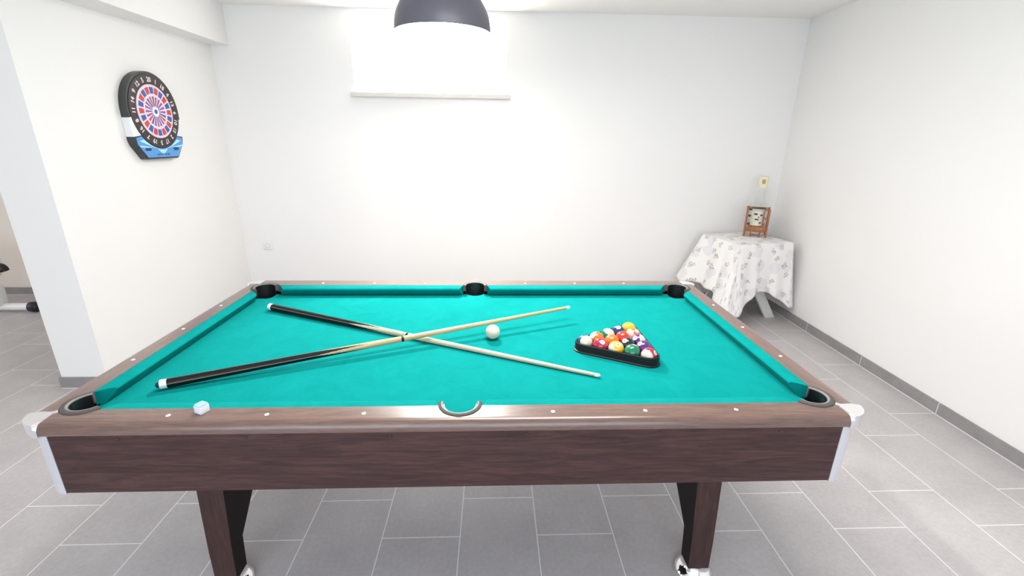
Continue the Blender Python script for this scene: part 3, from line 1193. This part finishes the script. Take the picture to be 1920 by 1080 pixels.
# ------------------------------------------------------------------ socket on the rear wall
so = thing('wall_socket', 'small white power socket low on the rear wall at left', 'socket', (-1.965, YB, 0.532))
bm = bmesh.new()
box(bm, -2.006, -1.924, YB - 0.010, YB - 0.0002, 0.491, 0.573, 0.004)
obj('plate', bm, mat('white_socket_plastic', (0.84, 0.83, 0.81), 0.5), so)
bm = bmesh.new()
lathe(bm, [(0.021, YB - 0.0095), (0.021, YB - 0.011), (0.019, YB - 0.011), (0.018, YB - 0.0088), (0.0, YB - 0.0088)], 28, 'Y', (-1.965, 0, 0.532), cap=False)
obj('socket_well', bm, mat('grey_socket_well', (0.5, 0.5, 0.5), 0.5), so)

# ------------------------------------------------------------------ corner table, cloth, bottle
TC = Vector((2.285, 2.705, 0))
TA = radians(13)
TH = 0.690
HX, HY = 0.262, 0.235
M_TWHITE = mat('white_painted_wood', (0.70, 0.70, 0.68), 0.5)
TB = thing('side_table', 'small white side table with crossed legs under the flowered cloth in the corner', 'table', TC)
TB.rotation_euler = (0, 0, TA)
bm = bmesh.new()
box(bm, -HX, HX, -HY, HY, TH - 0.025, TH, 0.004)
obj('tabletop', bm, M_TWHITE, TB, local=True)
for yside in (-1, 1):
    for s in (-1, 1):
        bm = bmesh.new()
        # flat plank from the floor at one side to the top at the other
        yc = yside * (HY - 0.055) + s * 0.012
        x0, x1 = s * 0.235, -s * 0.215
        vs = []
        for z, x in ((0.0, x0), (TH - 0.025, x1)):
            for dx, dy in ((-0.048, -0.011), (0.048, -0.011), (0.048, 0.011), (-0.048, 0.011)):
                vs.append(bm.verts.new((x + dx, yc + dy, z)))
        for fidx in ((3, 2, 1, 0), (4, 5, 6, 7), (0, 1, 5, 4), (1, 2, 6, 5), (2, 3, 7, 6), (3, 0, 4, 7)):
            bm.faces.new([vs[i] for i in fidx])
        obj('leg', bm, M_TWHITE, TB, local=True, smooth=False)


def cloth_mat():
    m = mat('cream_flowered_cloth', (0.86, 0.83, 0.80), 0.85, spec=0.15)
    k = NT(m)
    uv = k.n('ShaderNodeTexCoord').outputs['UV']
    nz = k.noise(uv, 16, 3, 0.6)
    sub = k.n('ShaderNodeVectorMath', operation='MULTIPLY_ADD')
    k.l(nz.outputs['Color'], sub.inputs[0])
    sub.inputs[1].default_value = (0.075, 0.075, 0)
    k.l(uv, sub.inputs[2])
    v1 = k.n('ShaderNodeTexVoronoi', voronoi_dimensions='2D')
    v1.inputs['Scale'].default_value = 8.5
    v1.inputs['Randomness'].default_value = 0.75
    k.l(sub.outputs[0], v1.inputs['Vector'])
    fine = k.noise(uv, 85, 3, 0.7)
    big = k.math('LESS_THAN', v1.outputs['Distance'], 0.21)
    big = k.math('MULTIPLY', big, k.math('GREATER_THAN', fine.outputs[0], 0.50))
    colr = k.ramp(v1.outputs['Color'], [(0.0, (0.36, 0.35, 0.33)), (0.35, (0.42, 0.33, 0.38)), (0.6, (0.46, 0.47, 0.46)), (0.8, (0.40, 0.31, 0.25)), (1.0, (0.34, 0.32, 0.36))])
    v2 = k.n('ShaderNodeTexVoronoi', voronoi_dimensions='2D')
    v2.inputs['Scale'].default_value = 6.0
    k.l(sub.outputs[0], v2.inputs['Vector'])
    soft = k.math('MULTIPLY', k.math('LESS_THAN', v2.outputs['Distance'], 0.30), 0.55)
    c = k.mix(soft, (0.87, 0.84, 0.815), (0.70, 0.69, 0.72))
    c = k.mix(k.math('MULTIPLY', big, 0.9), c, colr)
    k.color(c)
    return m


def build_cloth():
    bm = bmesh.new()
    uvl = bm.loops.layers.uv.new('UVMap')
    hx, hy, cr = HX + 0.006, HY + 0.006, 0.02
    # perimeter of the rounded rectangle: position, outward normal, arc length
    segs = []

    def add(p, nrm_):
        segs.append((Vector(p), Vector(nrm_).normalized()))
    NS = 46
    NC = 12
    corners = [(hx, -hy), (hx, hy), (-hx, hy), (-hx, -hy)]
    for ci in range(4):
        x, y = corners[ci]
        sx, sy = (1 if x > 0 else -1), (1 if y > 0 else -1)
        c = Vector((x - sx * cr, y - sy * cr))
        a_start = [-90, 0, 90, 180][ci]
        for i in range(NC + 1):
            a = radians(a_start + 90 * i / NC)
            add(c + cr * Vector((cos(a), sin(a))), (cos(a), sin(a)))
        nx, ny = corners[(ci + 1) % 4]
        nsx, nsy = (1 if nx > 0 else -1), (1 if ny > 0 else -1)
        a = radians(a_start + 90)
        p0 = c + cr * Vector((cos(a), sin(a)))
        p1 = Vector((nx - nsx * cr, ny - nsy * cr)) + cr * Vector((cos(a), sin(a)))
        for i in range(1, NS):
            add(p0.lerp(p1, i / NS), (cos(a), sin(a)))
    N = len(segs)
    s_len = [0.0]
    for i in range(1, N):
        s_len.append(s_len[-1] + (segs[i][0] - segs[i - 1][0]).length)
    per = s_len[-1] + (segs[0][0] - segs[-1][0]).length
    cpos = [Vector(c) for c in corners]
    #          drop at the corners: right-front, right-back, left-back, left-front (front corner to the camera)
    cdrop = [0.565, 0.40, 0.42, 0.605]
    cflare = [0.055, 0.02, 0.11, 0.06]
    verts_top = []
    flat = {}
    zt = TH + 0.004
    cen = bm.verts.new((0, 0, zt))
    flat[cen] = (0, 0)
    rings = []
    for q in (0.35, 0.7, 0.92, 1.0):
        rg_ = []
        for p, nn in segs:
            v = bm.verts.new((p.x * q, p.y * q, zt))
            flat[v] = (p.x * q, p.y * q)
            rg_.append(v)
        rings.append(rg_)
    NT_ = 26
    for j in range(1, NT_ + 1):
        t = j / NT_
        rg_ = []
        for i, (p, nn) in enumerate(segs):
            d = [(p - c).length for c in cpos]
            ci = d.index(min(d))
            cn = max(0.0, 1 - d[ci] / 0.19)
            cnS = cn * cn * (3 - 2 * cn)
            s = s_len[i]
            side = 0.415 + 0.012 * sin(s * 21)
            drop = side + (cdrop[ci] - side) * cn ** 1.15
            wave = sin(2 * pi * s / 0.205 + 0.6) * 0.5 + sin(2 * pi * s / 0.118 + 1.9) * 0.22
            out = 0.006 * min(1, t * 8) + t ** 1.15 * (0.028 + 0.075 * 0 + cflare[ci] * cnS) + 0.030 * (t ** 0.9) * wave * (1 - 0.75 * cnS)
            if ci == 2 and p.x < 0 and nn.x < -0.5 or ci == 3 and nn.x < -0.7:
                out += 0.045 * t
            # round shoulder over the table edge
            z = zt - drop * t - 0.0
            if j == 1:
                z = zt - drop * t * 0.9
            lat = 0.014 * t * sin(2 * pi * s / 0.16 + 0.4) * (1 - cnS)
            tx = Vector((-nn.y, nn.x))
            P = p + nn * max(out, 0.004) + tx * lat
            v = bm.verts.new((P.x, P.y, max(z, 0.012)))
            flat[v] = (p.x + nn.x * drop * t, p.y + nn.y * drop * t)
            rg_.append(v)
        rings.append(rg_)
    for i in range(N):
        bm.faces.new((cen, rings[0][i], rings[0][(i + 1) % N]))
    for a, b in zip(rings[:-1], rings[1:]):
        for i in range(N):
            k2 = (i + 1) % N
            bm.faces.new((a[i], b[i], b[k2], a[k2]))
    for fc in bm.faces:
        for lp in fc.loops:
            lp[uvl].uv = (flat[lp.vert][0] + 1.0, flat[lp.vert][1] + 1.0)
    return bm


# keep the cloth clear of the two walls: flatten what would reach past them
bm = build_cloth()
Rm = Matrix.Rotation(TA, 3, 'Z')
for v in bm.verts:
    wv = Rm @ v.co + TC
    wall_x = XR + 0.012 + (wv.y - YB) * (0.097 / 6.15) - 0.018
    if wv.x > wall_x:
        wv.x = wall_x
    if wv.y > YB - 0.02:
        wv.y = YB - 0.02
    v.co = Rm.inverted() @ (wv - TC)
clo = obj('tablecloth', bm, cloth_mat(), None, local=True, angle=180)
clo.location = TC
clo.rotation_euler = (0, 0, TA)
sol = clo.modifiers.new('thickness', 'SOLIDIFY')
sol.thickness = 0.0015
tag(clo, 'cream tablecloth with small grey and mauve flowers hanging over the corner table', 'tablecloth')

# bottle in a wooden stand
ZT = TH + 0.0062
BX, BY = 2.412, 2.815
M_GLASS = mat('clear_bottle_glass', (0.96, 0.98, 0.97), 0.02, trans=1.0, ior=1.2)
M_LIQ = mat('amber_liquid', (0.62, 0.25, 0.06), 0.1, spec=0.3)
M_CRADLE = wood('orange_brown_wood', (0.24, 0.085, 0.03), (0.42, 0.17, 0.06), (10, 10, 2), 0.45, 0.1)
ST_ROT = radians(-29)
BT = thing('bottle', 'tall clear glass bottle with a yellow cap in the wooden stand on the corner table', 'bottle', (BX, BY, ZT))
BT.rotation_euler = (0, 0, ST_ROT)
zb0 = 0.052
bm = bmesh.new()
lathe(bm, [(0.0, zb0), (0.060, zb0), (0.068, zb0 + 0.008), (0.069, 0.225), (0.066, 0.25), (0.054, 0.285), (0.040, 0.318), (0.034, 0.345), (0.031, 0.375), (0.030, 0.425),
           (0.028, 0.425), (0.029, 0.375), (0.032, 0.345), (0.038, 0.318), (0.052, 0.284), (0.063, 0.25), (0.066, 0.225), (0.065, zb0 + 0.010), (0.058, zb0 + 0.005), (0.0, zb0 + 0.005)],
      40, 'Z', cap=False)
obj('glass', bm, M_GLASS, BT, local=True, angle=60)
bm = bmesh.new()
lathe(bm, [(0.0, zb0 + 0.006), (0.063, zb0 + 0.011), (0.0635, 0.108), (0.0, 0.108)], 36, 'Z', cap=False)
obj('liquid', bm, M_LIQ, BT, local=True)
bm = bmesh.new()
lathe(bm, [(0.0305, 0.418), (0.034, 0.425), (0.033, 0.445), (0.036, 0.455), (0.038, 0.495), (0.036, 0.508), (0.0, 0.510)], 32, 'Z')
cap_o = obj('cap', bm, mat('pale_yellow_capsule', (0.80, 0.74, 0.52), 0.4), BT, local=True)
bm = bmesh.new()
p = [(0.0385 * sin(a), -0.0385 * cos(a)) for a in (-0.35, -0.12, 0.12, 0.35)]
for (xa, ya), (xb_, yb_) in zip(p[:-1], p[1:]):
    bm.faces.new([bm.verts.new(c) for c in ((xa, ya, 0.452), (xb_, yb_, 0.452), (xb_, yb_, 0.488), (xa, ya, 0.488))])
obj('seal_stripe', bm, mat('olive_seal', (0.38, 0.33, 0.16), 0.5), cap_o, local=True)
# label wrapped round the front
bm = bmesh.new()
na = 14
lab = []
for i in range(na + 1):
    a = -0.85 + 1.7 * i / na
    lab.append((bm.verts.new((0.0700 * sin(a), -0.0700 * cos(a), 0.095)), bm.verts.new((0.0700 * sin(a), -0.0700 * cos(a), 0.222))))
for a, b in zip(lab[:-1], lab[1:]):
    bm.faces.new((a[0], b[0], b[1], a[1]))
lb = obj('paper_label', bm, mat('cream_label', (0.70, 0.66, 0.56), 0.7), BT, local=True, angle=180)
bm = bmesh.new()
for zc, ac, wa, hh in ((0.195, -0.25, 0.20, 0.016), (0.188, 0.38, 0.14, 0.014), (0.150, -0.08, 0.22, 0.013), (0.122, 0.34, 0.13, 0.012), (0.17, 0.1, 0.08, 0.010)):
    q = [ac - wa, ac - wa / 3, ac + wa / 3, ac + wa]
    for a, b in zip(q[:-1], q[1:]):
        bm.faces.new([bm.verts.new((0.0708 * sin(t), -0.0708 * cos(t), z)) for t, z in ((a, zc - hh / 2), (b, zc - hh / 2), (b, zc + hh / 2), (a, zc + hh / 2))])
obj('label_print', bm, mat('dark_green_print', (0.06, 0.07, 0.05), 0.6), lb, local=True, smooth=False)

WS = thing('bottle_stand', 'small brown wooden frame on four feet holding the tall bottle', 'stand', (BX, BY, ZT))
WS.rotation_euler = (0, 0, ST_ROT)
a_, d_ = 0.084, 0.076
for sx in (-1, 1):
    for sy in (-1, 1):
        bm = bmesh.new()
        box(bm, sx * a_ - 0.008, sx * a_ + 0.008, sy * d_ - 0.008, sy * d_ + 0.008, 0.0, 0.245, 0.002)
        obj('post', bm, M_CRADLE, WS, local=True)
for sx in (-1, 1):
    bm = bmesh.new()
    box(bm, sx * 0.035 - 0.006, sx * 0.035 + 0.006, -d_ - 0.006, -d_ + 0.006, 0.0, 0.046, 0.002)
    obj('foot', bm, M_CRADLE, WS, local=True)
bm = bmesh.new()
box(bm, -a_ + 0.009, a_ - 0.009, -d_ - 0.005, d_ + 0.005, 0.042, 0.050, 0.002)
obj('base_board', bm, M_CRADLE, WS, local=True)
bm = bmesh.new()
box(bm, -a_ + 0.009, a_ - 0.009, -d_ - 0.0075, -d_ + 0.0045, 0.046, 0.088, 0.002)
obj('front_rail', bm, M_CRADLE, WS, local=True)
M_KNOT = mat('dark_brown_wood', (0.05, 0.025, 0.014), 0.5)
# right panel: an upright and cross bars; left side: dark cross bars
bm = bmesh.new()
box(bm, 0.040, 0.052, -d_ - 0.006, -d_ + 0.004, 0.089, 0.238, 0.002)
obj('upright', bm, M_CRADLE, WS, local=True)
for z in (0.165, 0.235):
    bm = bmesh.new()
    box(bm, 0.0525, a_ - 0.0085, -d_ - 0.006, -d_ + 0.004, z - 0.006, z + 0.008, 0.002)
    obj('cross_bar', bm, M_CRADLE, WS, local=True)
for z in (0.110, 0.180, 0.235):
    bm = bmesh.new()
    box(bm, -a_ + 0.0085, -0.052, -d_ - 0.006, -d_ + 0.004, z - 0.008, z + 0.008, 0.002)
    obj('cross_bar', bm, M_KNOT, WS, local=True)
for sy in (1,):
    bm = bmesh.new()
    box(bm, -a_ + 0.009, a_ - 0.009, d_ - 0.004, d_ + 0.006, 0.222, 0.242, 0.002)
    obj('back_rail', bm, M_CRADLE, WS, local=True)

# ------------------------------------------------------------------ exercise bike in the side room (only its near end shows)
EB = thing('exercise_bike', 'white exercise bike with black foot cap in the side room past the wall end', 'exercise bike', (-4.6, 2.8, 0))
M_EB = mat('white_bike_enamel', (0.82, 0.82, 0.80), 0.35)
M_EBK = mat('black_bike_plastic', (0.012, 0.011, 0.016), 0.45)
for y in (2.76,):
    bm = bmesh.new()
    tube(bm, (-4.95, y, 0.046), (-3.915, y, 0.046), 0.032, n=24)
    st = obj('stabiliser', bm, M_EB, EB)
    for x, s in ((-3.915, 1), (-4.95, -1)):
        bm = bmesh.new()
        lathe(bm, [(0.042, x - s * 0.010), (0.045, x + s * 0.02), (0.041, x + s * 0.052), (0.030, x + s * 0.064), (0.0, x + s * 0.066)], 24, 'X', (0, y, 0.0455))
        obj('end_cap', bm, M_EBK, st)
bm = bmesh.new()
box(bm, -4.40, -4.135, 2.70, 2.82, 0.055, 0.24, 0.03, 4)
obj('base_housing', bm, M_EB, EB)
bm = bmesh.new()
lathe(bm, [(0.0, 2.79), (0.17, 2.795), (0.195, 2.82), (0.195, 2.88), (0.17, 2.905), (0.0, 2.91)], 40, 'Y', (-4.36, 0, 0.42))
obj('flywheel_cover', bm, M_EB, EB)
bm = bmesh.new()
tube(bm, (-4.30, 2.80, 0.415), (-4.30, 2.745, 0.415), 0.02)
tube(bm, (-4.30, 2.757, 0.415), (-4.12, 2.757, 0.405), 0.012)
crank = obj('crank', bm, M_CHROME, EB)
bm = bmesh.new()
lathe(bm, [(0.012, 2.68), (0.012, 2.77)], 12, 'Y', (-4.115, 0, 0.405))
box(bm, -4.135, -3.985, 2.68, 2.745, 0.375, 0.395, 0.008, 2)
pedal = obj('pedal', bm, M_EBK, crank)
bm = bmesh.new()
NK = 20
ro, rin = [], []
for k in range(NK + 1):
    a = pi * k / NK
    for lst, rr in ((ro, 0.058), (rin, 0.044)):
        for yv in (2.69, 2.735):
            lst.append(bm.verts.new((-4.03 + rr * 1.05 * cos(a), yv, 0.385 + rr * sin(a))))
for k in range(NK):
    o0, o1, o2, o3 = ro[2 * k], ro[2 * k + 1], ro[2 * k + 3], ro[2 * k + 2]
    i0, i1, i2, i3 = rin[2 * k], rin[2 * k + 1], rin[2 * k + 3], rin[2 * k + 2]
    for q in ((o0, o1, o2, o3), (i3, i2, i1, i0), (o0, o3, i3, i0), (o1, i1, i2, o2)):
        bm.faces.new(q)
obj('toe_strap', bm, M_EBK, crank)
bm = bmesh.new()
tube(bm, (-4.62, 2.8, 0.50), (-4.72, 2.8, 0.92), 0.025)
obj('seat_post', bm, M_EB, EB)
bm = bmesh.new()
box(bm, -4.86, -4.58, 2.70, 2.90, 0.91, 0.98, 0.03, 4)
obj('saddle', bm, M_EBK, EB)
